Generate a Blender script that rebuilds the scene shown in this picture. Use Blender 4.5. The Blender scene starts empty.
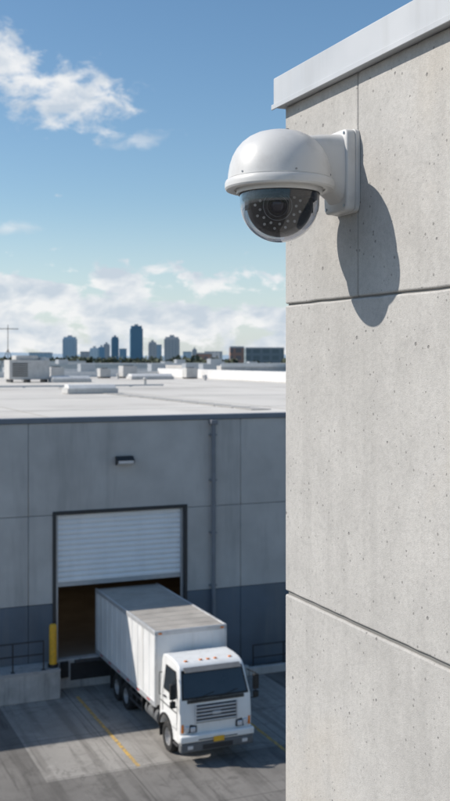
import bpy, bmesh, math, random
from mathutils import Vector, Matrix
random.seed(7)
scene = bpy.context.scene
CAMZ = 12.5
YAW = math.radians(23)
CV = Vector((math.sin(YAW), math.cos(YAW), 0)); RV = Vector((math.cos(YAW), -math.sin(YAW), 0))
def view_to_world(lat, depth, z=0.0):
    """camera view helper: lateral tangent (mostly from image pixel columns) + distance -> world position"""
    p = CV*depth + RV*(depth*lat); return Vector((p.x, p.y, z))

# ------------------------------------------------------------ node helpers
class NT:
    def __init__(s, tree): s.t = tree; s.n = tree.nodes; s.l = tree.links
    def new(s, typ, **kw):
        nd = s.n.new(typ)
        for k, v in kw.items(): setattr(nd, k, v)
        return nd
    def put(s, sock, v):
        if v is None: return
        if isinstance(v, bpy.types.NodeSocket): s.l.new(v, sock)
        else:
            if isinstance(v, (tuple, list)) and sock.type == 'RGBA' and len(v) == 3: v = (*v, 1)
            sock.default_value = v
    def math(s, op, a, b=None, c=None, clamp=False):
        nd = s.new('ShaderNodeMath', operation=op, use_clamp=clamp)
        s.put(nd.inputs[0], a); s.put(nd.inputs[1], b)
        if c is not None: s.put(nd.inputs[2], c)
        return nd.outputs[0]
    def noise(s, vec, scale, detail=4, rough=.55, dist=0.0):
        nd = s.new('ShaderNodeTexNoise'); s.put(nd.inputs['Vector'], vec)
        nd.inputs['Scale'].default_value = scale; nd.inputs['Detail'].default_value = detail
        nd.inputs['Roughness'].default_value = rough; nd.inputs['Distortion'].default_value = dist
        return nd.outputs['Fac']
    def voro(s, vec, scale, feature='F1'):
        nd = s.new('ShaderNodeTexVoronoi', feature=feature); s.put(nd.inputs['Vector'], vec)
        nd.inputs['Scale'].default_value = scale; return nd
    def mapping(s, vec, scale=(1, 1, 1), loc=(0, 0, 0)):
        nd = s.new('ShaderNodeMapping'); s.put(nd.inputs['Vector'], vec)
        nd.inputs['Scale'].default_value = scale; nd.inputs['Location'].default_value = loc
        return nd.outputs[0]
    def range(s, v, a, b, c=0.0, d=1.0, smooth=False):
        nd = s.new('ShaderNodeMapRange'); nd.clamp = True
        if smooth: nd.interpolation_type = 'SMOOTHSTEP'
        s.put(nd.inputs['Value'], v)
        nd.inputs['From Min'].default_value = a; nd.inputs['From Max'].default_value = b
        nd.inputs['To Min'].default_value = c; nd.inputs['To Max'].default_value = d
        return nd.outputs[0]
    def mix(s, f, a, b, blend='MIX'):
        nd = s.new('ShaderNodeMix', data_type='RGBA', blend_type=blend)
        s.put(nd.inputs[0], f); s.put(nd.inputs[6], a); s.put(nd.inputs[7], b)
        return nd.outputs[2]
    def bump(s, h, strength, dist, nrm=None):
        nd = s.new('ShaderNodeBump'); s.put(nd.inputs['Height'], h)
        nd.inputs['Strength'].default_value = strength; nd.inputs['Distance'].default_value = dist
        if nrm is not None: s.put(nd.inputs['Normal'], nrm)
        return nd.outputs[0]

def newmat(name):
    m = bpy.data.materials.new(name); m.use_nodes = True
    t = NT(m.node_tree); b = m.node_tree.nodes['Principled BSDF']
    co = t.new('ShaderNodeTexCoord').outputs['Object']
    return m, t, b, co
def sc(c, k): return tuple(min(1, x*k) for x in c)

def wmat(name, col, rough=.6, var=.15, scale=2.0, metal=0.0, bump=0.0, bscale=40, dirt=None, dirtamt=.3, streak=False, coat=0.0):
    m, t, b, co = newmat(name)
    n1 = t.noise(co, scale, 3, .6)
    c = t.mix(t.range(n1, .3, .7), sc(col, 1-var), sc(col, 1+var))
    if dirt:
        v = t.mapping(co, (1, 1, .12)) if streak else co
        n2 = t.noise(v, scale*2.3, 4, .65)
        c = t.mix(t.range(n2, .5, .75, 0, dirtamt), c, dirt)
    t.put(b.inputs['Base Color'], c)
    t.put(b.inputs['Roughness'], t.range(n1, .3, .7, max(0, rough-.08), min(1, rough+.08)))
    b.inputs['Metallic'].default_value = metal
    b.inputs['Coat Weight'].default_value = coat
    if bump:
        t.put(b.inputs['Normal'], t.bump(t.noise(co, bscale, 3), bump, .02))
    return m

def precast(name, col):
    m, t, b, co = newmat(name)
    big = t.noise(co, 1.2, 4, .6, .4); mid = t.noise(co, 6.5, 5, .72, .4); fn = t.noise(co, 60, 3, .75)
    grit = t.noise(co, 330, 1, .7)
    stre = t.noise(t.mapping(co, (7, 7, .5)), 1.7, 4, .6)
    c = t.mix(t.range(big, .32, .68), sc(col, .87), sc(col, 1.08))
    c = t.mix(t.range(mid, .42, .68, 0, .38), c, sc(col, 1.22))
    c = t.mix(t.range(mid, .45, .30, 0, .22), c, sc(col, .74))
    c = t.mix(t.range(stre, .50, .72, 0, .36), c, sc(col, .70))
    c = t.mix(t.range(fn, .46, .74, 0, .42), c, sc(col, .62))
    c = t.mix(t.range(grit, .45, .8, 0, .42), c, sc(col, .52))
    c = t.mix(t.range(big, .56, .72, 0, .35), c, (col[0]*.92, col[1]*.82, col[2]*.68))
    h = t.math('ADD', t.math('MULTIPLY', fn, .6), t.math('MULTIPLY', grit, .45))
    dens = t.range(big, .38, .62, .22, -.14)
    for s_, th, seed, gt in ((52, .15, 0, .66), (19, .085, 4.3, .60)):
        v = t.voro(t.mapping(co, (1, 1, 1), (seed, seed, seed)), s_)
        sepc = t.new('ShaderNodeSeparateColor'); t.put(sepc.inputs[0], v.outputs['Color'])
        siz = t.math('MULTIPLY', sepc.outputs[1], th*1.5)
        dd = t.math('SUBTRACT', t.math('ADD', v.outputs['Distance'], t.math('MULTIPLY', fn, .05)), t.math('ADD', siz, .025))
        hole = t.range(dd, -.02, .02, 1, 0)
        gate = t.range(t.math('SUBTRACT', sepc.outputs[0], dens), gt, gt+.03)
        hole = t.math('MULTIPLY', hole, gate)
        c = t.mix(t.math('MULTIPLY', hole, .62), c, sc(col, .30))
        if s_ == 19: h = t.math('SUBTRACT', h, t.math('MULTIPLY', hole, 1.2))
    t.put(b.inputs['Base Color'], c); b.inputs['Roughness'].default_value = .88
    b.inputs['Specular IOR Level'].default_value = .25
    t.put(b.inputs['Normal'], t.bump(h, .6, .0035))
    return m

M = {}
M['precast'] = precast('near_concrete', (.475, .458, .432))
M['joint'] = wmat('joint_sealant', (.20, .195, .185), .9)
M['coping'] = wmat('coping_metal', (.48, .49, .50), .42, .06, 3, dirt=(.33, .32, .30), dirtamt=.4, streak=True)
M['wall'] = wmat('warehouse_panel', (.50, .48, .455), .85, .13, .55, bump=.3, bscale=25, dirt=(.27, .26, .25), dirtamt=.5, streak=True)
M['navy'] = wmat('warehouse_band_paint', (.125, .15, .18), .7, .15, .6, dirt=(.22, .22, .21), dirtamt=.4, streak=True)
M['capdark'] = wmat('roof_edge_metal', (.16, .18, .21), .5, .1, 1)
M['roof'] = wmat('roof_membrane', (.62, .585, .53), .85, .10, .07, dirt=(.42, .38, .33), dirtamt=.7)
M['roofmetal'] = wmat('roof_fittings', (.50, .49, .47), .6, .10, 1.5, dirt=(.3, .29, .27), dirtamt=.4)
M['white'] = wmat('white_metal', (.68, .67, .65), .5, .06, 1.5, dirt=(.4, .39, .37), dirtamt=.35)
M['galv'] = wmat('galvanised', (.42, .44, .46), .45, .1, 4, metal=.5)
M['dark'] = wmat('dark_metal', (.03, .032, .035), .5, .2, 3)
M['pipe'] = wmat('downpipe_paint', (.19, .20, .22), .5, .1, 3)
M['black'] = wmat('black_rubber', (.02, .02, .02), .75, .2, 5, dirt=(.09, .085, .08), dirtamt=.5)
M['shutter'] = wmat('shutter_slats', (.88, .88, .88), .36, .03, 1.0, dirt=(.6, .6, .6), dirtamt=.2, streak=True)
M['yellow'] = wmat('safety_yellow', (.80, .44, .03), .5, .12, 5, dirt=(.2, .13, .05), dirtamt=.4)
M['orange'] = wmat('amber_lens', (.8, .22, .02), .25, .1, 5)
M['red'] = wmat('red_lens', (.5, .02, .02), .3, .1, 5)
M['interior'] = wmat('interior_wall', (.30, .27, .24), .9, .2, 1)
M['intfloor'] = wmat('interior_floor', (.24, .21, .17), .7, .2, 1)
M['cardboard'] = wmat('cardboard', (.42, .27, .14), .85, .15, 2)
M['wood'] = wmat('pallet_wood', (.30, .20, .11), .85, .2, 6)
M['dockconc'] = wmat('dock_concrete', (.48, .47, .45), .9, .18, 1.5, bump=.4, bscale=20, dirt=(.14, .135, .13), dirtamt=.6, streak=True)
M['truckwhite'] = wmat('truck_white_paint', (.84, .84, .82), .32, .04, 1.2, dirt=(.50, .46, .40), dirtamt=.35, streak=True, coat=.3)
M['boxwhite'] = wmat('truck_box_panel', (.80, .80, .79), .42, .05, .9, dirt=(.48, .45, .40), dirtamt=.45, streak=True)
M['boxroof'] = wmat('truck_box_roof', (.43, .40, .36), .6, .14, .9, dirt=(.26, .23, .20), dirtamt=.5)
M['alu'] = wmat('aluminium_trim', (.62, .63, .64), .38, .08, 4, metal=.35)
M['chassis'] = wmat('chassis_steel', (.05, .05, .052), .65, .25, 4, dirt=(.14, .12, .10), dirtamt=.5)
M['bumper'] = wmat('bumper_plastic', (.13, .135, .14), .5, .15, 4, dirt=(.24, .22, .19), dirtamt=.4)
M['rim'] = wmat('wheel_rim', (.5, .5, .5), .4, .12, 6, metal=.5, dirt=(.15, .12, .1), dirtamt=.5)
M['camwhite'] = wmat('camera_housing', (.64, .63, .61), .38, .03, 6, bump=.05, bscale=500, dirt=(.46, .44, .41), dirtamt=.4)
M['screw'] = wmat('screw_steel', (.3, .3, .3), .35, .1, 20, metal=.9)
M['blackgloss'] = wmat('black_plastic', (.02, .02, .023), .30, .2, 10)
M['led'] = wmat('ir_led', (.80, .80, .76), .2, .1, 30)

def glassmat(name, col, rough=.0, trans=1.0):
    m, t, b, co = newmat(name)
    b.inputs['Base Color'].default_value = (*col, 1); b.inputs['Transmission Weight'].default_value = trans
    b.inputs['IOR'].default_value = 1.5
    t.put(b.inputs['Roughness'], t.range(t.noise(co, 30, 1), .4, .8, rough, rough+.02))
    return m
M['dome'] = glassmat('smoked_dome_glass', (.66, .67, .70))
m, t, b, co = newmat('vehicle_glass')
t.put(b.inputs['Base Color'], t.mix(t.noise(co, 2), (.012, .016, .02), (.035, .042, .048)))
b.inputs['Roughness'].default_value = .05; b.inputs['Specular IOR Level'].default_value = .9
M['glass'] = m
m, t, b, co = newmat('lens_glass')
t.put(b.inputs['Base Color'], t.mix(t.noise(co, 20), (.012, .01, .03), (.03, .016, .05)))
b.inputs['Roughness'].default_value = .02; b.inputs['Coat Weight'].default_value = 1
M['lens'] = m
m, t, b, co = newmat('headlamp')
t.put(b.inputs['Base Color'], t.mix(t.noise(co, 14), (.5, .52, .55), (.85, .86, .88)))
b.inputs['Roughness'].default_value = .12; b.inputs['Metallic'].default_value = .3
M['headlamp'] = m

def asphalt(name, lo, hi, stain, seams=None):
    m, t, b, co = newmat(name)
    n = t.noise(co, .22, 5, .6, .5); n2 = t.noise(co, 1.3, 5, .7, .5); g = t.noise(co, 45, 3, .7); p = t.noise(co, .55, 4, .6, 1.2)
    c = t.mix(t.range(n, .32, .68), lo, hi)
    c = t.mix(t.range(n2, .5, .70, 0, .55), c, stain)
    tr = t.noise(t.mapping(co, (1.5, .07, 1)), 1.3, 3, .6, .25)
    c = t.mix(t.range(tr, .50, .62, 0, .62), c, stain)
    tr2 = t.noise(t.mapping(co, (2.2, .10, 1), (9, 3, 0)), 2.2, 3, .6, .5)
    c = t.mix(t.range(tr2, .58, .64, 0, .5), c, sc(stain, .7))
    c = t.mix(t.range(p, .60, .67, 0, .5), c, sc(stain, .65))
    c = t.mix(t.range(p, .40, .33, 0, .35), c, sc(hi, 1.15))
    c = t.mix(t.range(g, .5, .8, 0, .4), c, sc(hi, 1.3))
    cr = t.range(t.math('ABSOLUTE', t.math('SUBTRACT', t.noise(co, .35, 6, .62, .8), .5)), .0015, .004, 1, 0)
    c = t.mix(t.math('MULTIPLY', cr, .45), c, sc(lo, .45))
    if seams:
        sep = t.new('ShaderNodeSeparateXYZ'); t.put(sep.inputs[0], co)
        for ax, per, off in seams:
            f = t.math('PINGPONG', t.math('ADD', sep.outputs[ax], off), per/2)
            ln = t.range(f, .012, .03, 1, 0)
            c = t.mix(t.math('MULTIPLY', ln, .65), c, sc(lo, .35))
    t.put(b.inputs['Base Color'], c); b.inputs['Roughness'].default_value = .88
    t.put(b.inputs['Normal'], t.bump(g, .5, .01))
    return m
M['asphalt'] = asphalt('asphalt_weathered', (.15, .141, .130), (.23, .217, .20), (.085, .079, .072), seams=((0, 5.4, 1.0), (1, 6.6, -.9)))
M['slab'] = asphalt('concrete_slab', (.28, .265, .243), (.37, .35, .322), (.17, .158, .143), seams=((0, 5.4, 1.0), (1, 3.3, -.9)))
m, t, b, co = newmat('worn_line_paint')
c = t.mix(t.range(t.noise(co, 7, 5, .7), .44, .60), (.62, .39, .09), (.26, .22, .16))
t.put(b.inputs['Base Color'], c); b.inputs['Roughness'].default_value = .75
M['line'] = m
m, t, b, co = newmat('terrain')
c = t.mix(t.range(t.noise(co, .006, 5), .4, .6), (.10, .12, .07), (.2, .19, .17))
c = t.mix(t.range(t.noise(co, .05, 4), .45, .65, 0, .6), c, (.13, .13, .125))
t.put(b.inputs['Base Color'], c); b.inputs['Roughness'].default_value = .95
M['terrain'] = m
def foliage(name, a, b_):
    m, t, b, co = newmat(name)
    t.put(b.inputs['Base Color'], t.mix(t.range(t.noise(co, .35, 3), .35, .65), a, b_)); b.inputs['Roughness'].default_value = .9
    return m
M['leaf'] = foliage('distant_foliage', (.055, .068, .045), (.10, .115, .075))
M['bark'] = wmat('bark', (.09, .07, .05), .9)
def facade(name, wall, glass, sx, sz):
    m, t, b, co = newmat(name)
    sep = t.new('ShaderNodeSeparateXYZ'); t.put(sep.inputs[0], co)
    hx = t.math('ADD', sep.outputs[0], sep.outputs[1])
    fx = t.math('PINGPONG', hx, sx/2); fz = t.math('PINGPONG', sep.outputs[2], sz/2)
    w = t.math('MULTIPLY', t.range(fx, sx*.13, sx*.16), t.range(fz, sz*.18, sz*.22))
    c = t.mix(w, wall, glass); c = t.mix(t.range(t.noise(co, .08, 3), .35, .65, 0, .3), c, sc(wall, .8))
    t.put(b.inputs['Base Color'], c); t.put(b.inputs['Roughness'], t.range(w, 0, 1, .8, .35))
    return m
M['f_blue'] = facade('hazy_tower_glass_blue', (.24, .40, .54), (.17, .32, .45), 4, 3.6)  # distance haze is blended into the base colours of these tower facades
M['f_dblue'] = facade('hazy_tower_glass_dark', (.14, .27, .38), (.10, .22, .32), 4, 3.6)
M['f_grey'] = facade('hazy_tower_concrete', (.52, .52, .53), (.33, .37, .42), 5, 3.5)
M['f_pale'] = facade('hazy_tower_pale', (.42, .54, .64), (.30, .42, .52), 5, 3.5)
M['f_brick'] = facade('brick_facade', (.38, .23, .18), (.16, .15, .16), 4, 3.6)
M['f_slate'] = facade('slate_facade', (.21, .26, .28), (.12, .17, .19), 5, 3.6)

# ------------------------------------------------------------ mesh helpers
def root(name):
    e = bpy.data.objects.new(name, None); e.empty_display_size = .3
    scene.collection.objects.link(e); return e
def addobj(name, bm, mat, parent=None, smooth=False, bevel=0.0, seg=2, angle=35):
    me = bpy.data.meshes.new(name)
    bmesh.ops.recalc_face_normals(bm, faces=bm.faces[:])
    bm.to_mesh(me); bm.free()
    mats = mat if isinstance(mat, (list, tuple)) else [mat]
    for mm in mats: me.materials.append(mm)
    o = bpy.data.objects.new(name, me); scene.collection.objects.link(o)
    if parent: o.parent = parent
    if smooth or bevel:
        for p in me.polygons: p.use_smooth = True
        try: me.set_sharp_from_angle(angle=math.radians(angle))
        except Exception: pass
    if bevel:
        md = o.modifiers.new('bevel', 'BEVEL'); md.width = bevel; md.segments = seg; md.limit_method = 'ANGLE'; md.angle_limit = math.radians(30)
        md.harden_normals = False
    return o
def bm_box(bm, x0, x1, y0, y1, z0, z1):
    vs = [bm.verts.new(p) for p in ((x0,y0,z0),(x1,y0,z0),(x1,y1,z0),(x0,y1,z0),(x0,y0,z1),(x1,y0,z1),(x1,y1,z1),(x0,y1,z1))]
    for f in ((0,3,2,1),(4,5,6,7),(0,1,5,4),(1,2,6,5),(2,3,7,6),(3,0,4,7)): bm.faces.new([vs[i] for i in f])
    return vs
def box(name, x0, x1, y0, y1, z0, z1, mat, parent=None, bevel=0.0, seg=2):
    bm = bmesh.new(); bm_box(bm, x0, x1, y0, y1, z0, z1); return addobj(name, bm, mat, parent, bevel=bevel, seg=seg)
def boxes(name, lst, mat, parent=None, bevel=0.0):
    bm = bmesh.new()
    for b_ in lst: bm_box(bm, *b_)
    return addobj(name, bm, mat, parent, bevel=bevel)
def bm_cyl(bm, p0, p1, r0, r1=None, n=20):
    p0 = Vector(p0); p1 = Vector(p1); r1 = r0 if r1 is None else r1
    q = (p1-p0).to_track_quat('Z', 'Y'); a = []; b_ = []
    for i in range(n):
        an = 2*math.pi*i/n; d = q @ Vector((math.cos(an), math.sin(an), 0))
        a.append(bm.verts.new(p0+d*r0)); b_.append(bm.verts.new(p1+d*r1))
    for i in range(n): bm.faces.new((a[i], a[(i+1) % n], b_[(i+1) % n], b_[i]))
    bm.faces.new(a[::-1]); bm.faces.new(b_)
def cyl(name, p0, p1, r, mat, parent=None, r1=None, n=20, bevel=0.0):
    bm = bmesh.new(); bm_cyl(bm, p0, p1, r, r1, n); return addobj(name, bm, mat, parent, smooth=True, bevel=bevel)
def tubes(name, segs, r, mat, parent=None, n=10):
    bm = bmesh.new()
    for a, b_ in segs: bm_cyl(bm, a, b_, r, n=n)
    return addobj(name, bm, mat, parent, smooth=True)
def lathe(name, prof, origin, axis, mat, parent=None, n=64, cap=False, angle=35):
    bm = bmesh.new(); q = Vector(axis).to_track_quat('Z', 'Y'); o = Vector(origin); rings = []
    for r, z in prof:
        if r < 1e-6: rings.append([bm.verts.new(o + q @ Vector((0, 0, z)))])
        else: rings.append([bm.verts.new(o + q @ Vector((r*math.cos(2*math.pi*i/n), r*math.sin(2*math.pi*i/n), z))) for i in range(n)])
    for a, b_ in zip(rings, rings[1:]):
        for i in range(n):
            j = (i+1) % n
            if len(a) == 1 and len(b_) == 1: continue
            if len(a) == 1: bm.faces.new((a[0], b_[i], b_[j]))
            elif len(b_) == 1: bm.faces.new((a[i], a[j], b_[0]))
            else: bm.faces.new((a[i], a[j], b_[j], b_[i]))
    return addobj(name, bm, mat, parent, smooth=True, angle=angle)
def prism_x(name, poly, x0, x1, mat, parent=None, bevel=0.0, topinset=None, seg=3):
    bm = bmesh.new(); A = []; B = []
    for y, z in poly:
        k = topinset(z) if topinset else 0
        A.append(bm.verts.new((x0+k, y, z))); B.append(bm.verts.new((x1-k, y, z)))
    n = len(poly)
    for i in range(n): bm.faces.new((A[i], A[(i+1) % n], B[(i+1) % n], B[i]))
    fa = bm.faces.new(A[::-1]); fb = bm.faces.new(B)
    return addobj(name, bm, mat, parent, bevel=bevel, seg=seg)

# ------------------------------------------------------------ GROUND
bm = bmesh.new(); bmesh.ops.create_grid(bm, x_segments=8, y_segments=8, size=7000)
addobj('ground', bm, M['terrain'])
bm = bmesh.new(); vs = [bm.verts.new(p) for p in ((-60, -40, .004), (80, -40, .004), (80, 38.9, .004), (-60, 38.9, .004))]; bm.faces.new(vs)
addobj('asphalt_yard', bm, M['asphalt'])
def sheet(name, pts, z, mat):
    bm = bmesh.new(); bm.faces.new([bm.verts.new((x, y, z)) for x, y in pts]); return addobj(name, bm, mat)
sheet('concrete_pavement', ((7.25, 30.5), (17.6, 30.5), (17.6, 38.9), (7.25, 38.9)), .008, M['slab'])
for xl, ya, yb in ((10.12, 30.6, 37.8), (14.82, 29.4, 37.8), (19.5, 29.4, 37.8)):
    sheet('parking_line', ((xl-.06, ya), (xl+.06, ya), (xl+.06, yb), (xl-.06, yb)), .012, M['line'])

# ------------------------------------------------------------ WAREHOUSE
W = root('warehouse_building'); WY = 38.9; RZ = 10.25; X0, X1, Y1 = -26.05, 46.0, 130.0
DX0, DX1, DZ = 9.6, 14.75, 6.58
g = .008
def panel(nm, xa, xb, za, zb, mat): box(nm, xa+g, xb-g, WY, WY+.18, za+g, zb-g, mat, W, bevel=.012, seg=1)
cols = [X0, -17.4, -8.75, -.1, 8.55, 17.2, 25.85, 34.5, X1]
for i in range(len(cols)-1):
    xa, xb = cols[i], cols[i+1]
    panel('upper_panel', xa, xb, DZ, 10.05, M['wall'])
    segs = [(xa, DX0), (DX1, xb)] if xa == 8.55 else [(xa, xb)]
    for a, b_ in segs:
        panel('mid_panel', a, b_, 3.25, DZ, M['wall']); panel('base_panel', a, b_, 0, 3.25, M['navy'])
boxes('structural_wall', [(X0, DX0-.02, WY+.15, WY+.35, 0, 10.0), (DX1+.02, X1, WY+.15, WY+.35, 0, 10.0), (DX0-.02, DX1+.02, WY+.15, WY+.35, DZ+.02, 10.0),
      (X0, X0+.3, WY+.35, Y1, 0, 10.0), (X1-.3, X1, WY+.35, Y1, 0, 10.0), (X0+.3, X1-.3, Y1-.3, Y1, 0, 10.0)], M['wall'], W)
box('roof_deck', X0, X1, WY+.36, Y1, 10.0, 10.1, M['roof'], W)
box('roof_coping', X0-.03, X1+.03, WY-.06, WY+.36, 10.05, RZ, M['capdark'], W, bevel=.02)
box('roof_coping_flashing', X0, X1, WY+.363, WY+.60, 10.102, 10.20, M['roofmetal'], W, bevel=.02)
box('side_parapet', X1-.4, X1, WY+.62, Y1, 10.102, 11.15, M['white'], W, bevel=.03)
box('rear_parapet', X0, X1-.42, Y1-.4, Y1, 10.102, 10.75, M['white'], W, bevel=.03)
boxes('roof_seams', [(X0+.5, X1-.5, y-.04, y+.04, 10.102, 10.108) for y in (47.3, 61.5, 79, 101)] + [(x-.04, x+.04, WY+.7, Y1-.5, 10.109, 10.114) for x in (-14, -2, 10, 22, 34)], wmat('seam_strip', (.50, .47, .42), .85), W)
boxes('walkway_pads', [(20, 21.0, 44+2.3*i, 46+2.3*i, 10.116, 10.14) for i in range(16)], wmat('walkway_pad', (.42, .40, .37), .9), W)
boxes('roof_conduit', [(-6, 30, 84, 84.12, 10.16, 10.28)] + [(x, x+.2, 83.9, 84.22, 10.116, 10.158) for x in range(-6, 30, 3)], M['galv'], W)
boxes('door_frame', [(DX0-.13, DX0, WY-.04, WY+.40, 1.1, DZ+.13), (DX1, DX1+.13, WY-.04, WY+.40, 1.1, DZ+.13), (DX0, DX1, WY-.04, WY+.40, DZ, DZ+.13)], M['dark'], W, bevel=.01)
bm = bmesh.new(); z = DZ-.02; zb = 3.98; prof = []; sl = .2
while z > zb:
    for k in range(8):
        a = k/8; prof.append((WY+.20-.045*math.sin(math.pi*a)**.8 if k else WY+.225, z-a*sl))
    z -= sl
A = [bm.verts.new((DX0+.05, y, zz)) for y, zz in prof]; B = [bm.verts.new((DX1-.05, y, zz)) for y, zz in prof]
for i in range(len(prof)-1): bm.faces.new((A[i], A[i+1], B[i+1], B[i]))
addobj('roller_shutter', bm, M['shutter'], W)
box('shutter_bottom_bar', DX0+.05, DX1-.05, WY+.16, WY+.25, zb-.16, zb-.0, M['galv'], W, bevel=.01)
boxes('shutter_guide_rails', [(DX0+.001, DX0+.10, WY+.10, WY+.17, 1.1, DZ-.01), (DX1-.10, DX1-.001, WY+.10, WY+.17, 1.1, DZ-.01)], M['galv'], W)
box('interior_floor', DX0-6, DX1+6, WY+.36, WY+22, .9, 1.1, M['intfloor'], W)
boxes('interior_partition', [(DX0-6, DX0-5.8, WY+.36, WY+22, 1.1, 9.9), (DX1+5.8, DX1+6, WY+.36, WY+22, 1.1, 9.9), (DX0-6, DX1+6, WY+22, WY+22.2, 1.1, 9.9)], M['interior'], W)
box('dock_sill', DX0, DX1, WY-.02, WY+.36, 0, 1.1, M['dockconc'], W, bevel=.02)
boxes('dock_bumpers', [(DX0+.15, DX0+.45, WY-.16, WY-.022, .45, 1.05), (DX1-.45, DX1-.15, WY-.16, WY-.022, .45, 1.05)], M['black'], W, bevel=.03)
box('dock_leveller_lip', DX0+.7, DX1-.7, WY-.25, WY-.021, .98, 1.06, M['chassis'], W, bevel=.01)
boxes('leveller_pit', [(DX0+.55, DX1-.55, WY-.04, WY-.0205, .30, .95)], M['dark'], W)
HB = root('added_bay_fill'); cyl('added_fill_shade', (11.6, 46.5, 7.6), (11.6, 46.5, 7.95), .35, M['galv'], HB, r1=.1); tubes('added_fill_hanger', [((11.6, 46.5, 7.95), (11.6, 46.5, 9.98))], .015, M['dark'], HB)  # made-up fixture, added to hold the fill light inside the bay
la = bpy.data.lights.new('bay_fill_light', 'POINT'); la.energy = 45; la.color = (1, .80, .58); la.shadow_soft_size = .25  # added warm fill that lifts the dim bay interior
lo = bpy.data.objects.new('bay_fill_point', la); scene.collection.objects.link(lo); lo.location = (11.6, 46.5, 7.4); lo.parent = HB
PX = 15.95
tubes('downpipe', [((PX, WY-.16, 10.0), (PX, WY-.16, 3.0)), ((PX, WY-.16, 3.0), (PX, WY-.16, .15))], .085, M['pipe'], W, 16)
boxes('downpipe_brackets', [(PX-.14, PX+.14, WY-.18, WY-.002, zz, zz+.06) for zz in (1.2, 3.4, 5.5, 7.6, 9.4)], M['pipe'], W)
box('rainwater_hopper', PX-.15, PX+.15, WY-.28, WY-.002, 9.85, 10.04, M['pipe'], W, bevel=.03)
WL = root('wall_light')
prism_x('housing', [(WY-.005, 8.72), (WY-.14, 8.70), (WY-.30, 8.56), (WY-.30, 8.46), (WY-.005, 8.36)], 11.92, 12.62, M['dark'], WL, bevel=.02)
prism_x('lens', [(WY-.303, 8.55), (WY-.303, 8.46), (WY-.08, 8.375), (WY-.08, 8.44)], 11.96, 12.58, M['headlamp'], WL)

LP = root('loading_platform')
box('platform_block', 4.2, 9.5, WY-1.1, WY-.002, 0, 1.1, M['dockconc'], LP, bevel=.03)
boxes('steps', [(3.9-.3*i, 4.2-.3*i, WY-1.1, WY-.002, 0, .92-.18*i) for i in range(5)], M['dockconc'], LP, bevel=.015)
boxes('edge_angle', [(4.2, 9.5, WY-1.115, WY-1.101, 1.0, 1.105)], M['galv'], LP)
def railing(xa, xb, y, zb, n, h=1.05):
    R = root('safety_railing'); sg = []
    for i in range(n+1):
        x = xa+(xb-xa)*i/n; sg.append(((x, y, zb), (x, y, zb+h)))
    for hh in (h, h*.55): sg.append(((xa-.02, y, zb+hh), (xb+.02, y, zb+hh)))
    tubes('rails', sg, .028, M['dark'], R, 10)
    boxes('base_plates', [(xa+(xb-xa)*i/n-.07, xa+(xb-xa)*i/n+.07, y-.07, y+.07, zb, zb+.012) for i in range(n+1)], M['dark'], R)
railing(4.4, 8.9, WY-.95, 1.1, 4)
railing(17.3, 24, WY-1.0, .008, 5, 1.1)
KB = root('concrete_kerb'); box('kerb_body', 17.0, 26, WY-1.3, WY-1.12, 0, .32, M['dockconc'], KB, bevel=.03)
box('kerb_end', 16.7, 16.98, WY-1.34, WY-1.08, 0, .42, M['dockconc'], KB, bevel=.05)
def bollard(x, y, zb, h, r=.13):
    B_ = root('safety_bollard'); cyl('post', (x, y, zb), (x, y, zb+h), r, M['yellow'], B_, n=24)
    lathe('domed_cap', [(r, 0), (r*.9, r*.35), (r*.6, r*.6), (0, r*.72)], (x, y, zb+h), (0, 0, 1), M['yellow'], B_, 24)
    cyl('black_base', (x, y, zb), (x, y, zb+.12), r+.05, M['black'], B_)
bollard(9.3, WY-.75, 1.1, 1.5, .14)
bollard(15.3, WY-.9, .008, 1.3)
PB = root('stacked_cartons')
boxes('pallet', [(9.75, 10.95, 44+.25*i, 44.12+.25*i, 1.22, 1.25) for i in range(5)]+[(9.75+.53*i, 9.87+.53*i, 44, 45.15, 1.10, 1.219) for i in range(3)], M['wood'], PB)
boxes('cartons', [(9.77+.39*i, 10.14+.39*i, 44.02+.55*j, 44.54+.55*j, 1.255+.41*k, 1.655+.41*k) for i in range(3) for j in range(2) for k in range(3)], M['cardboard'], PB, bevel=.01)
# roof equipment
HV = root('rooftop_hvac_unit'); hp = view_to_world((27-225)/1050, 104)
hx, hy = hp.x, hp.y
box('casing', hx-2, hx+2, hy-1.3, hy+1.3, 10.4, 12.3, M['roofmetal'], HV, bevel=.05)
box('hood', hx-1.3, hx+.9, hy-1.0, hy+1.0, 12.305, 12.75, M['roofmetal'], HV, bevel=.08)
boxes('louvres', [(hx-1.7+.0, hx-.2, hy-1.34, hy-1.301, 10.7+.2*i, 10.8+.2*i) for i in range(7)], M['dark'], HV)
boxes('feet', [(hx+sx-.1, hx+sx+.1, hy-1.2, hy+1.2, 10.103, 10.4) for sx in (-1.7, 0, 1.7)], M['dark'], HV)
cyl('fan_cowl', (hx+1.4, hy, 12.3), (hx+1.4, hy, 12.6), .45, M['galv'], HV)
def skylight(lat, d, w, l):
    S = root('roof_skylight'); p = view_to_world(lat, d)
    box('curb', p.x-w/2, p.x+w/2, p.y-l/2, p.y+l/2, 10.116, 10.45, M['roofmetal'], S, bevel=.03)
    prism_x('glazing', [(p.y-l/2+.1, 10.452), (p.y-l/4, 10.72), (p.y+l/4, 10.72), (p.y+l/2-.1, 10.452)], p.x-w/2+.1, p.x+w/2-.1, M['white'], S, bevel=.05)
skylight((90-225)/1050, 71, 3.5, 1.6); skylight((70-225)/1050, 104, 4.0, 1.6); skylight((150-225)/1050, 118, 5, 2)
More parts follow.
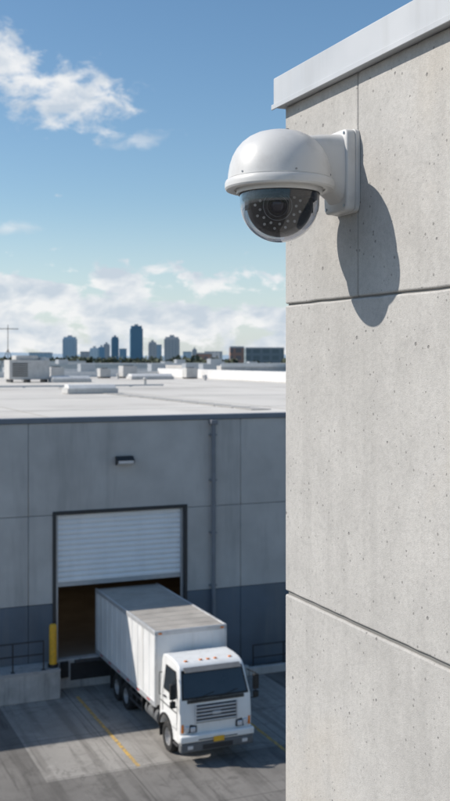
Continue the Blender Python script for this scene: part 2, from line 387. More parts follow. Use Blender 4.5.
def vent(lat, d):
    V = root('roof_vent'); p = view_to_world(lat, d)
    cyl('stack', (p.x, p.y, 10.1), (p.x, p.y, 10.6), .14, M['roofmetal'], V); cyl('cap', (p.x, p.y, 10.61), (p.x, p.y, 10.72), .25, M['roofmetal'], V, r1=.1)
vent((145-225)/1050, 96); vent((205-225)/1050, 112); vent((118-225)/1050, 121)
def rooftop_box(lat, d, w, h):
    V = root('rooftop_condenser'); p = view_to_world(lat, d)
    box('cabinet', p.x-w/2, p.x+w/2, p.y-w/2, p.y+w/2, 10.25, 10.25+h, M['roofmetal'], V, bevel=.04)
    boxes('skids', [(p.x-w/2, p.x+w/2, p.y+k*w*.35-.08, p.y+k*w*.35+.08, 10.116, 10.249) for k in (-1, 1)], M['dark'], V)
    cyl('fan_guard', (p.x, p.y, 10.25+h), (p.x, p.y, 10.33+h), w*.35, M['dark'], V)
for a in ((56-225, 122, 1.6, 1.2), (104-225, 125, 1.3, 1.0), (128-225, 126, 1.8, 1.3), (190-225, 122, 1.4, 1.1)): rooftop_box(a[0]/1050, *a[1:])
AM = root('roof_antenna'); ap = view_to_world((8-225)/1050, 108)
tubes('mast', [((ap.x, ap.y, 10.1), (ap.x, ap.y, 15.9)), ((ap.x-1.1, ap.y, 15.5), (ap.x+1.1, ap.y, 15.5))] + [((ap.x+k*.4, ap.y-.5+.1*abs(k), 15.5), (ap.x+k*.4, ap.y+.5-.1*abs(k), 15.5)) for k in (-2, -1, 0, 1, 2)] + [((ap.x, ap.y, 13.4), (ap.x-1.5, ap.y, 10.1)), ((ap.x, ap.y, 13.4), (ap.x+1.5, ap.y, 10.1))], .035, M['chassis'], AM, 8)

# ------------------------------------------------------------ TRUCK
T = root('box_truck'); TX0, TX1 = 11.25, 13.75; BY0, BY1 = 32.3, 39.3; BZ0, BZ1 = 1.2, 3.6
box('cargo_box', TX0, TX1, BY0, BY1, BZ0, BZ1-.03, M['boxwhite'], T, bevel=.02)
box('cargo_roof', TX0+.05, TX1-.05, BY0+.05, BY1-.05, BZ1-.029, BZ1-.012, M['boxroof'], T)
boxes('roof_bows', [(TX0+.06, TX1-.06, y, y+.03, BZ1-.011, BZ1-.005) for y in [BY0+.6*i for i in range(1, 12)]], M['boxroof'], T)
boxes('roof_rails', [(TX0-.02, TX0+.05, BY0, BY1, BZ1-.14, BZ1+.01), (TX1-.05, TX1+.02, BY0, BY1, BZ1-.14, BZ1+.01), (TX0+.052, TX1-.052, BY0-.02, BY0+.05, BZ1-.14, BZ1+.01)], M['alu'], T, bevel=.01)
boxes('bottom_rails', [(TX0-.015, TX0+.05, BY0+.07, BY1, BZ0-.06, BZ0+.12), (TX1-.05, TX1+.015, BY0+.07, BY1, BZ0-.06, BZ0+.12)], M['alu'], T, bevel=.008)
boxes('corner_posts', [(TX0-.018, TX0+.06, BY0-.022, BY0+.06, BZ0-.05, BZ1-.142), (TX1-.06, TX1+.018, BY0-.022, BY0+.06, BZ0-.05, BZ1-.142)], M['alu'], T, bevel=.015)
boxes('side_ribs', [(x, x+.012, y, y+.04, BZ0+.12, BZ1-.14) for y in [BY0+.6*i for i in range(1, 12)] for x in (TX0-.012, TX1)], M['boxwhite'], T)
boxes('front_wall_ribs', [(x, x+.035, BY0-.010, BY0, BZ0+.1, BZ1-.14) for x in (11.75, 12.25, 12.75, 13.25)], M['boxwhite'], T)
boxes('rivet_rows', [(TX0-.0105, TX0-.002, y+.1, y+.112, z, z+.012) for y in [BY0+.4*i for i in range(1, 17)] for z in (1.4, 3.4)], M['screw'], T)
boxes('reflective_tape', [(TX0-.019, TX0-.0155, y, y+.3, BZ0+.01, BZ0+.06) for y in [BY0+.5+1.1*i for i in range(6)]], M['red'], T)
boxes('box_marker_lights', [(TX0+.1, TX0+.22, BY0-.045, BY0-.021, BZ1-.1, BZ1-.05), (TX1-.22, TX1-.1, BY0-.045, BY0-.021, BZ1-.1, BZ1-.05)], M['orange'], T, bevel=.006)
boxes('subframe', [(TX0+.6, TX0+.8, 31.0, 38.5, .72, 1.0), (TX1-.8, TX1-.6, 31.0, 38.5, .72, 1.0)]+[(TX0+.02, TX1-.02, y, y+.08, 1.0, BZ0-.002) for y in [BY0+.2+.6*i for i in range(11)]], M['chassis'], T)
WYF = 31.42; WR = .48
CX0, CX1 = 11.30, 13.70
arch = [(WYF+.62*math.cos(a), .55+.62*math.sin(a)) for a in [math.radians(k) for k in range(15, 166, 15)]]
cab = [(30.24, .60), (30.16, .95), (30.14, 1.25), (30.19, 1.93), (30.52, 2.78), (30.62, 2.89), (30.80, 2.96), (31.2, 3.0), (31.8, 3.0), (32.0, 2.95), (32.08, 2.8), (32.08, .80)]
poly = cab + [(y, z) for y, z in arch if y < 32.07] + [(30.78, .60)]
CI = .12
def ins(z): return max(0, z-1.95)*CI
prism_x('cab_body', poly, CX0, CX1, M['truckwhite'], T, bevel=.075, topinset=ins, seg=4)
def quad(name, pts, mat, parent, off=Vector((0, -.012, 0))):
    bm = bmesh.new(); vs = [bm.verts.new(Vector(p)+off) for p in pts]; bm.faces.new(vs)
    return addobj(name, bm, mat, parent)
def fy(z): return 30.19+(z-1.93)*.33/.85
zA, zB = 2.02, 2.73
def curved_glass(name, za, zb, inset, mat, push):
    bm = bmesh.new(); n = 12; rows = []
    for z in [za+(zb-za)*k/4 for k in range(5)]:
        a = CX0+inset+ins(z); b_ = CX1-inset-ins(z); row = []
        for i in range(n+1):
            s = i/n; edge = min(1, 4*s*(1-s)*2.2)
            row.append(bm.verts.new((a+(b_-a)*s, fy(z)-push-.012*edge, z+.003)))
        rows.append(row)
    for r0, r1 in zip(rows, rows[1:]):
        for i in range(n): bm.faces.new((r0[i], r0[i+1], r1[i+1], r1[i]))
    return addobj(name, bm, mat, T, smooth=True)
curved_glass('windscreen_surround', 1.96, 2.78, .075, M['black'], .004)
curved_glass('windscreen', zA, zB, .125, M['glass'], .010)
boxes('cowl_vent', [(11.55, 13.45, 30.155, 30.20, z, z+.022) for z in (1.86, 1.895, 1.93)], M['dark'], T)
tubes('wipers', [((11.85, fy(1.97)-.04, 1.97), (12.45, fy(2.12)-.045, 2.12)), ((12.65, fy(1.97)-.04, 1.97), (13.25, fy(2.12)-.045, 2.12))], .012, M['black'], T, 6)
prism_x('sun_visor', [(30.53, 2.80), (30.36, 2.74), (30.34, 2.76), (30.56, 2.86)], 11.55, 13.45, M['bumper'], T, bevel=.006)
for sx, x in ((-1, CX0), (1, CX1)):
    def sidept(y, z, x=x, sx=sx): return (x - sx*ins(z), y, z)
    quad('side_window', [sidept(30.52, 2.0), sidept(31.62, 2.0), sidept(31.62, 2.68), sidept(30.78, 2.68)], M['glass'], T, Vector((sx*.010, 0, 0)))
    quad('side_window_seal', [sidept(30.47, 1.96), sidept(31.66, 1.96), sidept(31.66, 2.72), sidept(30.74, 2.72)], M['black'], T, Vector((sx*.005, 0, 0)))
    boxes('door_seams', [(x-.004, x+.004, 30.42, 30.436, 1.0, 1.95), (x-.004, x+.004, 31.72, 31.736, 1.25, 1.95), (x-.004, x+.004, 30.44, 30.8, 1.0, 1.014)], M['dark'], T)
    boxes('side_stripe_moulding', [(min(x, x+sx*.012), max(x, x+sx*.012), 30.5, 31.95, 1.50, 1.54)], M['bumper'], T)
    box('door_handle', x-.03, x+.03, 31.45, 31.62, 1.72, 1.76, M['dark'], T, bevel=.01)
    tubes('grab_handle', [((x+sx*.05, 31.9, 1.7), (x+sx*.05, 31.9, 2.4)), ((x, 31.9, 1.7), (x+sx*.05, 31.9, 1.7)), ((x-sx*.05, 31.9, 2.4), (x+sx*.05, 31.9, 2.4))], .014, M['black'], T, 8)
    mx = x+sx*.20
    boxes('mirror_head', [(mx-.10, mx+.10, 30.20, 30.32, 2.02, 2.50)], M['black'], T, bevel=.035)
    boxes('mirror_lower', [(mx-.09, mx+.09, 30.20, 30.31, 1.76, 1.97)], M['black'], T, bevel=.03)
    tubes('mirror_arm', [((x, 30.5, 2.60), (mx, 30.27, 2.52)), ((x, 30.42, 1.72), (mx, 30.27, 1.75)), ((mx, 30.27, 1.74), (mx, 30.27, 2.54))], .017, M['black'], T, 8)
    xa, xb = sorted((x-sx*.30, x+sx*.02))
    boxes('cab_steps', [(xa, xb, 30.34, 30.76, .50, .56)], M['chassis'], T, bevel=.015)
    xf0, xf1 = sorted((x-sx*.01, x+sx*.035))
    bm = bmesh.new(); arc = []
    for k in range(10, 171, 10):
        a = math.radians(k); arc.append((WYF+.62*math.cos(a), .55+.62*math.sin(a), WYF+.68*math.cos(a), .55+.68*math.sin(a)))
    prev = None
    for ya, za, yb, zb_ in arc:
        vs = [bm.verts.new((xf0, ya, za)), bm.verts.new((xf1, ya, za)), bm.verts.new((xf1, yb, zb_)), bm.verts.new((xf0, yb, zb_))]
        if prev:
            for i in range(4): bm.faces.new((prev[i], prev[(i+1) % 4], vs[(i+1) % 4], vs[i]))
        else: bm.faces.new(vs)
        prev = vs
    bm.faces.new(prev); addobj('wheel_arch_trim', bm, M['black'], T)
    e = x - sx*.03; i_ = x - sx*.54
    bm = bmesh.new()
    pts = [(e, 30.20, .94), (i_, 30.10, .97), (i_, 30.10, 1.17), (e, 30.20, 1.30)]
    f = [bm.verts.new(p) for p in pts]; bk = [bm.verts.new((p[0], p[1]+.12, p[2])) for p in pts]
    bm.faces.new(f); bm.faces.new(bk[::-1])
    for k in range(4): bm.faces.new((f[k], f[(k+1) % 4], bk[(k+1) % 4], bk[k]))
    addobj('headlight_housing', bm, M['dark'], T, bevel=.012)
    a0, a1 = sorted((x-sx*.14, x-sx*.30)); boxes('headlight', [(a0, a1, 30.10, 30.16, .99, 1.19)], M['headlamp'], T, bevel=.03)
    a0, a1 = sorted((x-sx*.33, x-sx*.50)); boxes('headlight_inner', [(a0, a1, 30.08, 30.14, .99, 1.15)], M['headlamp'], T, bevel=.03)
    a0, a1 = sorted((x-sx*.045, x-sx*.12)); boxes('turn_signal', [(a0, a1, 30.13, 30.19, .98, 1.25)], M['orange'], T, bevel=.015)
prism_x('grille_recess', [(30.116, 1.24), (30.155, 1.78), (30.22, 1.78), (30.22, 1.24)], 11.82, 13.18, M['dark'], T, bevel=.01)
boxes('grille_bars', [(11.84, 13.16, 30.085+.007*k, 30.13+.007*k, 1.27+.105*k, 1.315+.105*k) for k in range(5)], M['alu'], T, bevel=.008)
boxes('grille_frame', [(11.79, 11.83, 30.09, 30.15, 1.22, 1.80), (13.17, 13.21, 30.09, 30.15, 1.22, 1.80)], M['alu'], T, bevel=.008)
box('badge', 12.36, 12.64, 30.075, 30.125, 1.46, 1.56, M['alu'], T, bevel=.02)
box('bumper', 11.26, 13.74, 29.99, 30.24, .70, .93, M['truckwhite'], T, bevel=.05)
box('bumper_lower', 11.28, 13.72, 30.01, 30.26, .40, .698, M['bumper'], T, bevel=.05)
boxes('bumper_intake', [(12.0, 13.0, 30.0, 30.02, .46, .60), (11.85, 13.15, 29.98, 29.995, .76, .79)], M['dark'], T)
boxes('fog_lights', [(11.5, 11.68, 29.995, 30.03, .50, .61), (13.32, 13.5, 29.995, 30.03, .50, .61)], M['headlamp'], T, bevel=.01)
box('number_plate', 12.34, 12.70, 29.960, 29.978, .66, .82, M['yellow'], T, bevel=.004)
boxes('cab_marker_lights', [(x-.05, x+.05, 30.80, 30.88, 2.95, 2.995) for x in (11.75, 12.25, 12.5, 12.75, 13.25)], M['orange'], T, bevel=.012)
box('cab_rear_gap', 11.8, 13.2, 32.09, 32.28, .95, 2.4, M['chassis'], T)
cyl('exhaust_stack', (13.35, 32.18, .9), (13.35, 32.18, 2.8), .06, M['alu'], T)
def wheel(xc, yc, outward, dual=False):
    r = WR; w = .15
    prof = [(0, w*.25), (.10, w*.25), (.11, w*.55), (.13, w*.55), (.15, w*.1), (.24, -w*.1), (.265, w*.75), (.29, w*.85)]
    tire = [(.275, w*.8), (.30, w*.98), (.38, w*1.08), (.445, w*.98), (r-.008, w*.75), (r, w*.6), (r, .01), (r-.015, .008), (r-.015, -.008), (r, -.01), (r, -w*.6), (r-.02, -w*.9), (.38, -w*1.05), (.28, -w*.9)]
    lathe('tyre', tire, (xc, yc, WR), (outward, 0, 0), M['black'], T, 40)
    lathe('wheel_rim', prof, (xc, yc, WR), (outward, 0, 0), M['rim'], T, 32)
    bm = bmesh.new()
    for i in range(8):
        a = i*math.pi/4; p = Vector((xc+outward*w*.0, yc+.185*math.cos(a), WR+.185*math.sin(a)))
        bm_cyl(bm, p, p+Vector((outward*.05, 0, 0)), .018, n=6)
    addobj('wheel_nuts', bm, M['screw'], T)
    if dual:
        lathe('inner_tyre', tire, (xc-outward*.34, yc, WR), (outward, 0, 0), M['black'], T, 32)
for sx, x in ((-1, TX0+.24), (1, TX1-.24)):
    wheel(x, WYF, sx)
    for yy in (35.78, 36.88): wheel(x, yy, sx, True)
for yy in (WYF, 35.78, 36.88): cyl('axle', (TX0+.3, yy, WR), (TX1-.3, yy, WR), .08, M['chassis'], T)
boxes('mud_flaps', [(TX0+.05, TX0+.62, 37.5, 37.52, .25, 1.1), (TX1-.62, TX1-.05, 37.5, 37.52, .25, 1.1), (TX0+.08, TX0+.4, 32.1, 32.12, .3, .9), (TX1-.4, TX1-.08, 32.1, 32.12, .3, .9)], M['black'], T)
cyl('fuel_tank', (TX0+.38, 32.5, .72), (TX0+.38, 33.7, .72), .27, M['bumper'], T, n=28, bevel=.02)
boxes('tank_straps', [(TX0+.10, TX0+.66, y, y+.05, .70, 1.0) for y in (32.75, 33.4)], M['chassis'], T)
boxes('side_guard', [(TX0+.06, TX0+.09, 33.85, 35.2, z, z+.09) for z in (.55, .85)]+[(TX0+.091, TX0+.13, y, y+.06, .5, 1.15) for y in (33.95, 34.5, 35.05)]+[(TX1-.09, TX1-.06, 32.5, 35.2, z, z+.09) for z in (.55, .85)], M['chassis'], T)
boxes('battery_box', [(TX1-.66, TX1-.12, 32.5, 33.4, .5, .95)], M['chassis'], T, bevel=.03)
boxes('rear_door_frame', [(TX0, TX1, BY1+.001, BY1+.03, BZ0, BZ1-.04)], M['alu'], T)

# ------------------------------------------------------------ NEAR CONCRETE BUILDING
N = root('concrete_building'); NX = 1.596; NYE = 3.232; NY0 = -9.0
zr = CAMZ
TOPZ = zr+.858; J1 = zr+.182; J2 = zr-.802; P = .984
levels = [TOPZ, J1, J2]
while levels[-1]-P > .3: levels.append(levels[-1]-P)
levels.append(0)
VJ = 2.742
def npanel(ya, yb, za, zb, gb=.006, gt=.006, nm='precast_panel'):
    """slab with gently uneven (cast) arrises: edge vertices jitter by ~1 mm"""
    bm = bmesh.new(); nseg = max(1, int((yb-ya)/.05)) if yb > 1 and zb > 11 and ya < 3 else 1
    ys = [ya+(yb-ya)*i/nseg for i in range(nseg+1)]; jit = .0010 if nseg > 4 else 0
    ring = []
    for i, y in enumerate(ys):
        j = lambda: random.uniform(-jit, jit) if 0 < i < nseg else 0
        ring.append([bm.verts.new((NX+j()*.3, y, za+gb+j())), bm.verts.new((NX+.35, y, za+gb)), bm.verts.new((NX+.35, y, zb-gt)), bm.verts.new((NX+j()*.3, y, zb-gt+j()))])
    for a, b_ in zip(ring, ring[1:]):
        for k in range(4): bm.faces.new((a[k], a[(k+1) % 4], b_[(k+1) % 4], b_[k]))
    bm.faces.new(ring[0]); bm.faces.new(ring[-1][::-1])
    return addobj(nm, bm, M['precast'], N, bevel=.006, seg=3)
for i in range(len(levels)-1):
    zt, zb = levels[i], levels[i+1]
    gt = 0 if i == 0 else (.003 if i == 1 else .006); gb = .003 if i == 0 else .006
    if i == 0:
        npanel(VJ+.0012, NYE, zb, zt, gb, gt); npanel(-1.0, VJ-.0012, zb, zt, gb, gt); npanel(NY0, -1.005, zb, zt, gb, gt)
    else:
        npanel(-3.2, NYE, zb, zt, gb, gt); npanel(NY0, -3.206, zb, zt, gb, gt)
box('joint_backing', NX+.009, NX+.34, NY0+.02, NYE-.009, 0, TOPZ-.004, M['joint'], N)
boxes('return_walls', [(NX+.351, 22, NYE-.35, NYE, 0, TOPZ-.001), (NX+.351, 22, NY0, NY0+.35, 0, TOPZ-.001), (21.65, 22, NY0+.351, NYE-.351, 0, TOPZ-.001)], M['precast'], N)
box('roof_slab', NX+.351, 21.64, NY0+.351, NYE-.351, TOPZ-.6, TOPZ-.4, M['roof'], N)
box('parapet_coping', NX-.032, NX+.40, NY0-.03, NYE+.028, TOPZ+.001, TOPZ+.103, M['coping'], N, bevel=.004)
boxes('coping_drip_edge', [(NX-.038, NX-.0325, NY0-.03, NYE+.033, TOPZ-.006, TOPZ+.012)], M['coping'], N, bevel=.002)
boxes('coping_return', [(NX+.401, 22.03, NYE-.38, NYE+.028, TOPZ+.001, TOPZ+.103)], M['coping'], N, bevel=.004)

# ------------------------------------------------------------ SECURITY CAMERA
S = root('dome_security_camera'); CX, CY, CZ = 1.364, 2.80, zr+.508
prof = [(0, .165), (.02, .1648), (.045, .1615), (.07, .1545), (.092, .1435), (.112, .128), (.128, .109), (.140, .087), (.148, .062), (.1525, .036), (.1535, .020),
        (.1525, .0185), (.1525, .0165), (.1590, .0155), (.1615, .011), (.1625, .002), (.1615, -.007), (.158, -.012), (.150, -.0135), (.138, -.0125), (.1345, -.011), (.134, -.006), (.128, -.006), (.1275, -.020), (.126, -.023), (.1195, -.023), (.1185, -.006), (.0, -.004)]
lathe('domed_housing', prof, (CX, CY, CZ), (0, 0, 1), M['camwhite'], S, 128, angle=28)
R = .1175; zc = -.048
outer = [(R, -.008), (R, zc)] + [(R*math.cos(a), zc-R*math.sin(a)) for a in [math.radians(k) for k in range(4, 90, 4)]] + [(0, zc-R)]
Ri = R-.003
inner = [(0, zc-Ri)] + [(Ri*math.cos(a), zc-Ri*math.sin(a)) for a in [math.radians(k) for k in range(88, 3, -4)]] + [(Ri, zc), (Ri, -.008), (R, -.008)]
lathe('glass_bubble', outer+inner, (CX, CY, CZ), (0, 0, 1), M['dome'], S, 96, angle=60)
lathe('inner_shroud', [(0, -.012), (.108, -.012), (.112, -.030), (.111, -.040), (.106, -.044), (.100, -.040), (.0, -.038)], (CX, CY, CZ), (0, 0, 1), M['blackgloss'], S, 64)
look = (-CV*1.0 + RV*(-.13) + Vector((0, 0, -.22))).normalized()
ec = Vector((CX, CY, CZ+zc-.004)); er = .098
lathe('camera_module', [(0, -er)]+[(er*math.sin(math.radians(k)), -er*math.cos(math.radians(k))) for k in range(8, 130, 8)]+[(.080, .057), (.077, .060), (0, .060)], ec, look, M['blackgloss'], S, 64)
fc = ec+look*.0605
lathe('lens_barrel', [(.040, 0), (.040, .014), (.037, .018), (.031, .018), (.027, .008), (.025, .008), (.023, .003), (0, .003)], fc, look, M['blackgloss'], S, 48)
lathe('lens_ring', [(.0405, .008), (.0425, .008), (.0425, .012), (.0405, .012)], fc, look, M['galv'], S, 48)
lathe('lens_inner_ring', [(.0305, .0182), (.0290, .0182), (.0290, .0150), (.0305, .0150)], fc, look, M['screw'], S, 48)
lathe('lens_element', [(.0225, .0045), (.018, .0085), (.012, .0115), (.006, .013), (0, .0135)], fc, look, M['lens'], S, 40)
q = look.to_track_quat('Z', 'Y'); bm = bmesh.new()
for i in range(26):
    a = 2*math.pi*i/26+.2
    rr = .053 if i % 2 else .066
    p = fc+q @ Vector((rr*math.cos(a), rr*math.sin(a), -.0005)); bm_cyl(bm, p, p+look*.0045, .0040, n=12)
addobj('infrared_leds', bm, M['led'], S, smooth=True)
boxes('module_yoke', [(CX-.106, CX-.101, CY-.015, CY+.015, CZ-.075, CZ-.04), (CX+.101, CX+.106, CY-.015, CY+.015, CZ-.075, CZ-.04)], M['blackgloss'], S, bevel=.002)
def loft_x(name, secs, mat, parent, n=40, e=3.6):
    bm = bmesh.new(); rings = []
    for x, hy, za, zb in secs:
        ring = []
        for i in range(n):
            a = 2*math.pi*i/n; cc, ss = math.cos(a), math.sin(a)
            ring.append(bm.verts.new((x, CY+hy*math.copysign(abs(cc)**(2/e), cc), (za+zb)/2+(zb-za)/2*math.copysign(abs(ss)**(2/e), ss))))
        rings.append(ring)
    for a, b_ in zip(rings, rings[1:]):
        for i in range(n): bm.faces.new((a[i], a[(i+1) % n], b_[(i+1) % n], b_[i]))
    bm.faces.new(rings[0]); bm.faces.new(rings[-1][::-1])
    return addobj(name, bm, mat, parent, smooth=True, angle=50)
loft_x('mount_arm', [(CX+.02, .056, zr+.530, zr+.655), (CX+.08, .057, zr+.520, zr+.662), (CX+.12, .058, zr+.508, zr+.668), (CX+.15, .059, zr+.495, zr+.671), (CX+.172, .061, zr+.480, zr+.673), (CX+.187, .064, zr+.465, zr+.675)], M['camwhite'], S)
loft_x('wall_plate', [(1.5505, .0665, zr+.444, zr+.680), (1.5535, .0705, zr+.440, zr+.684), (1.556, .0715, zr+.439, zr+.685), (1.578, .0722, zr+.4385, zr+.6855), (1.579, .0700, zr+.441, zr+.683), (1.581, .0700, zr+.441, zr+.683), (1.582, .0735, zr+.437, zr+.687), (1.5945, .0740, zr+.4365, zr+.6875)], M['camwhite'], S, 56, 9)
bm = bmesh.new()
for yy in (-.055, .055):
    for zz in (.455, .672):
        p = Vector((1.5506, CY+yy*1.02, zr+zz)); bm_cyl(bm, p, p+Vector((-.002, 0, 0)), .0045, n=14)
for k in (200, 262, 320):
    a = math.radians(k); d = Vector((math.cos(a), math.sin(a), 0)); p = Vector((CX, CY, CZ+.027))+d*.1515
    bm_cyl(bm, p, p+d*.003, .0030, n=12)
addobj('screws', bm, M['screw'], S, smooth=True)
cyl('cap_screw', (CX+.01, CY-.03, CZ+.1625), (CX+.01, CY-.03, CZ+.166), .006, M['screw'], S)

# ------------------------------------------------------------ BACKGROUND CITY
def tower(name, u0, u1, vt, d, mat, top=True):
    w = (u1-u0)/1050*d; h = CAMZ+(358-vt)/1050*d
    B_ = root(name); p = view_to_world(((u0+u1)/2-225)/1050, d)
    def bx(nm, hw, hd, z0, z1, mt):
        o = box(nm, -hw, hw, -hd, hd, z0, z1, mt, B_); return o
    s = w*.46
    bx('tower_block', s, s*.8, 0, h*.93 if top else h, mat)
    if top:
        bx('setback', s*.86, s*.66, h*.93, h, mat); bx('plant_room', s*.3, s*.3, h, h+3, M['galv'])
    else: bx('parapet', s*1.01, s*.81, h, h+.8, M['galv'])
    B_.location = p; B_.rotation_euler = (0, 0, -YAW+math.radians(random.uniform(-14, 14)))
C = [(63,77,337,1900,'f_pale',1),(90,99,348,1700,'f_pale',1),(98,105,347,1750,'f_blue',1),(103,110,344,1800,'f_grey',1),(111,119,337,1850,'f_dblue',1),(119,127,349,1700,'f_blue',0),
     (129.5,143,326,1800,'f_dblue',1),(148,157,342,1600,'f_grey',1),(155,162,345,1750,'f_pale',0),(164,180,337,1600,'f_grey',1),(183,192,352,1500,'f_pale',0),(192,197,349,1800,'f_grey',1),
     (205,222,352,1300,'f_grey',0),(30,52,353,1400,'f_pale',0),(80,90,352,1500,'f_grey',0)]
for u0, u1, vt, d, mt, tp in C: tower('city_tower' if tp else 'city_building', u0, u1, vt, d, M[mt], bool(tp))
tower('brick_building', 229, 244, 348, 520, M['f_brick'], False)
tower('office_building', 243, 284, 349, 560, M['f_slate'], False)
tower('apartment_building', 196, 212, 354, 700, M['f_brick'], False)
def lowb(lat, d, w, dep, h, mt):
    B_ = root('industrial_building'); o = box('walls', -w/2, w/2, -dep/2, dep/2, 0, h, M[mt], B_)
    box('roof_sheet', -w/2+.3, w/2-.3, -dep/2+.3, dep/2-.3, h+.01, h+.12, M['roof'], B_)
    boxes('parapet', [(-w/2-.05, w/2+.05, -dep/2-.05, -dep/2+.25, h+.002, h+.6), (-w/2-.05, w/2+.05, dep/2-.25, dep/2+.05, h+.002, h+.6)], M['white'], B_)
    boxes('roof_units', [(x, x+3, y, y+2.5, h+.13, h+1.8) for x, y in [(random.uniform(-w/2+2, w/2-5), random.uniform(-dep/2+2, dep/2-5)) for _ in range(4)]], M['galv'], B_)
    boxes('windows', [(x, x+2, -dep/2-.02, -dep/2-.001, h*.5, h*.7) for x in [(-w/2+3+5*i) for i in range(int((w-5)/5))]], M['glass'], B_)
    B_.location = view_to_world(lat, d)
lowb(-.05, 215, 60, 40, 9.5, 'white'); lowb(-.19, 240, 55, 40, 8.5, 'wall'); lowb(.08, 270, 70, 50, 10.5, 'wall'); lowb(-.12, 330, 90, 50, 10.2, 'white'); lowb(.03, 380, 80, 50, 9.5, 'f_brick'); lowb(-.25, 400, 80, 60, 10.8, 'white')
bm = bmesh.new(); bt = bmesh.new()
for i in range(330):
    lat = random.uniform(-.36, .16); d = random.uniform(430, 1150); p = view_to_world(lat, d)
    h = random.uniform(9, 15) + (d-430)*.003; rad = random.uniform(3, 6.5)
    bm_cyl(bt, (p.x, p.y, 0), (p.x, p.y, h*.6), .35, .15, 5)
    for k in range(46):
        th = random.uniform(0, 2*math.pi); ph = math.acos(random.uniform(-.7, 1)); rr = rad*random.uniform(.45, 1.08)
        c = Vector((p.x+rr*math.sin(ph)*math.cos(th), p.y+rr*math.sin(ph)*math.sin(th), h*.62+rr*.75*math.cos(ph)))
        s = random.uniform(.7, 1.5); q = Vector((random.gauss(0, 1), random.gauss(0, 1), random.gauss(0, 1))).normalized().to_track_quat('Z', 'Y')
        vs = [bm.verts.new(c+q @ Vector(v)*s) for v in ((-1, -.5, 0), (.2, -1, .2), (1, .3, 0), (-.2, .9, -.2))]; bm.faces.new(vs)
TM = root('distant_trees'); addobj('foliage', bm, M['leaf'], TM); addobj('trunks', bt, M['bark'], TM)
bm = bmesh.new(); prev = None
for i in range(121):
    a = math.radians(-70+i*1.6); hh = 20+22*math.sin(i*.21)**2+12*math.sin(i*.53+1)+random.uniform(-2, 2)
    R0 = 5200; v0 = bm.verts.new((R0*math.sin(a), R0*math.cos(a), -2)); v1 = bm.verts.new(((R0+400)*math.sin(a), (R0+400)*math.cos(a), max(14, hh))); v2 = bm.verts.new(((R0+1200)*math.sin(a), (R0+1200)*math.cos(a), -2))
    if prev: bm.faces.new((prev[0], v0, v1, prev[1])); bm.faces.new((prev[1], v1, v2, prev[2]))
    prev = (v0, v1, v2)
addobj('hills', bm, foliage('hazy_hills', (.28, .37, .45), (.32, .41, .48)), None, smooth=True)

# ------------------------------------------------------------ LIGHT + SKY
L = Vector((.23, -.110, -.209)).normalized()
sun = bpy.data.lights.new('sun', 'SUN'); sun.energy = 4.8; sun.angle = math.radians(.53); sun.color = (1, .94, .86)
so = bpy.data.objects.new('sun', sun); scene.collection.objects.link(so); so.rotation_euler = L.to_track_quat('-Z', 'Y').to_euler()
elev = math.asin(-L.z); azim = math.atan2(-L.x, -L.y)
w = bpy.data.worlds.new('World'); scene.world = w; w.use_nodes = True
t = NT(w.node_tree); bg = w.node_tree.nodes['Background']
sky = t.new('ShaderNodeTexSky', sky_type='NISHITA'); sky.sun_disc = False; sky.sun_elevation = elev; sky.sun_rotation = azim
sky.air_density = 1.0; sky.dust_density = .4; sky.ozone_density = 1.6; sky.altitude = 50
ST = .125
hs = t.new('ShaderNodeHueSaturation'); t.put(hs.inputs['Color'], sky.outputs[0]); hs.inputs['Saturation'].default_value = 1.15; hs.inputs['Hue'].default_value = .496
d = t.new('ShaderNodeTexCoord').outputs['Generated']
sep = t.new('ShaderNodeSeparateXYZ'); t.put(sep.inputs[0], d)
az = t.math('MULTIPLY', t.math('ARCTAN2', sep.outputs[0], sep.outputs[1]), 57.2958)
el = t.math('MULTIPLY', t.math('ARCSINE', sep.outputs[2]), 57.2958)
cmb = t.new('ShaderNodeCombineXYZ'); t.put(cmb.inputs[0], az); t.put(cmb.inputs[1], el)
P2 = cmb.outputs[0]
nA = t.noise(t.mapping(P2, (1, 1.8, 1), (3.1, 0, 0)), .42, 6, .55, .25)
nF = t.noise(t.mapping(P2, (1, 1.7, 1), (7, 2, 0)), .62, 6, .60, .35)
def blob(a0, e0, ra, re, tilt=0.0):
    da = t.math('SUBTRACT', az, a0); de = t.math('SUBTRACT', el, e0)
    if tilt: de = t.math('SUBTRACT', de, t.math('MULTIPLY', da, tilt))
    x = t.math('DIVIDE', da, ra); y = t.math('DIVIDE', de, re)
    r2 = t.math('ADD', t.math('MULTIPLY', x, x), t.math('MULTIPLY', y, y))
    return t.math('SUBTRACT', 1.0, t.math('SQRT', r2))
def cl(b_, gain, thr, wid, n):
    v = t.math('ADD', t.math('MULTIPLY', b_, gain), n)
    return t.range(v, thr, thr+wid, 0, 1, True)
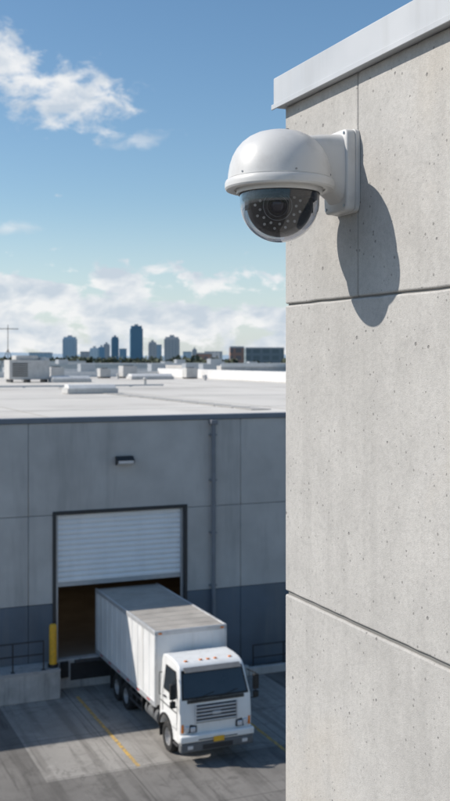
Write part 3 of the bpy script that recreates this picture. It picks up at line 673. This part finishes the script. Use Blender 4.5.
bb = t.math('MAXIMUM', blob(14.4, 13.7, 3.8, 2.0, -.08), blob(11.0, 15.5, 3.0, 1.9, -.3))
bb = t.math('MAXIMUM', bb, -1.2)
c1 = t.math('MULTIPLY', cl(bb, .42, .48, .34, nF), .93)
c2 = t.math('MULTIPLY', cl(t.math('MAXIMUM', blob(18.4, 11.7, 2.4, .7, .12), -1.2), .45, .56, .4, nF), .45)
c2b = t.math('MULTIPLY', cl(t.math('MAXIMUM', blob(11.5, 6.9, 2.4, .6, .05), -1.2), .45, .56, .4, nF), .5)
bandtop = t.range(el, 3.4, 6.8, 0, -.36); lowcut = t.range(el, -1, 1.4, -.08, 0)
left = t.range(az, 12, 32, .10, -.03)
v = t.math('ADD', t.math('ADD', t.math('ADD', nA, bandtop), lowcut), left)
c3 = t.math('MULTIPLY', t.range(v, .42, .54, 0, 1, True), .93)
cov = t.math('MAXIMUM', t.math('MAXIMUM', c1, c2), t.math('MAXIMUM', c3, c2b))
shade = t.range(t.noise(t.mapping(P2, (1, 1.8, 1), (3.3, -.9, 0)), .42, 4, .55, .25), .40, .64)
ccol = t.mix(shade, (7.3, 7.35, 7.4), (4.6, 5.2, 5.9))
haze = t.range(el, 0, 9, .55, 0, True)
base = t.mix(haze, hs.outputs[0], (4.9, 5.9, 7.0))
final = t.mix(cov, base, ccol)
t.put(bg.inputs['Color'], final); bg.inputs['Strength'].default_value = ST

# ------------------------------------------------------------ CAMERA
cd = bpy.data.cameras.new('camera'); cam = bpy.data.objects.new('camera', cd); scene.collection.objects.link(cam)
cam.location = (0, 0, CAMZ); cam.rotation_euler = (math.radians(90), 0, -YAW)
cd.sensor_width = 36; cd.lens = 1050/801*36; cd.shift_y = -42.5/801; cd.clip_end = 20000; cd.clip_start = .05
cd.dof.use_dof = True; cd.dof.focus_distance = 3.08; cd.dof.aperture_fstop = 7.0
scene.camera = cam
scene.view_settings.view_transform = 'Standard'; scene.view_settings.look = 'None'; scene.view_settings.exposure = 0
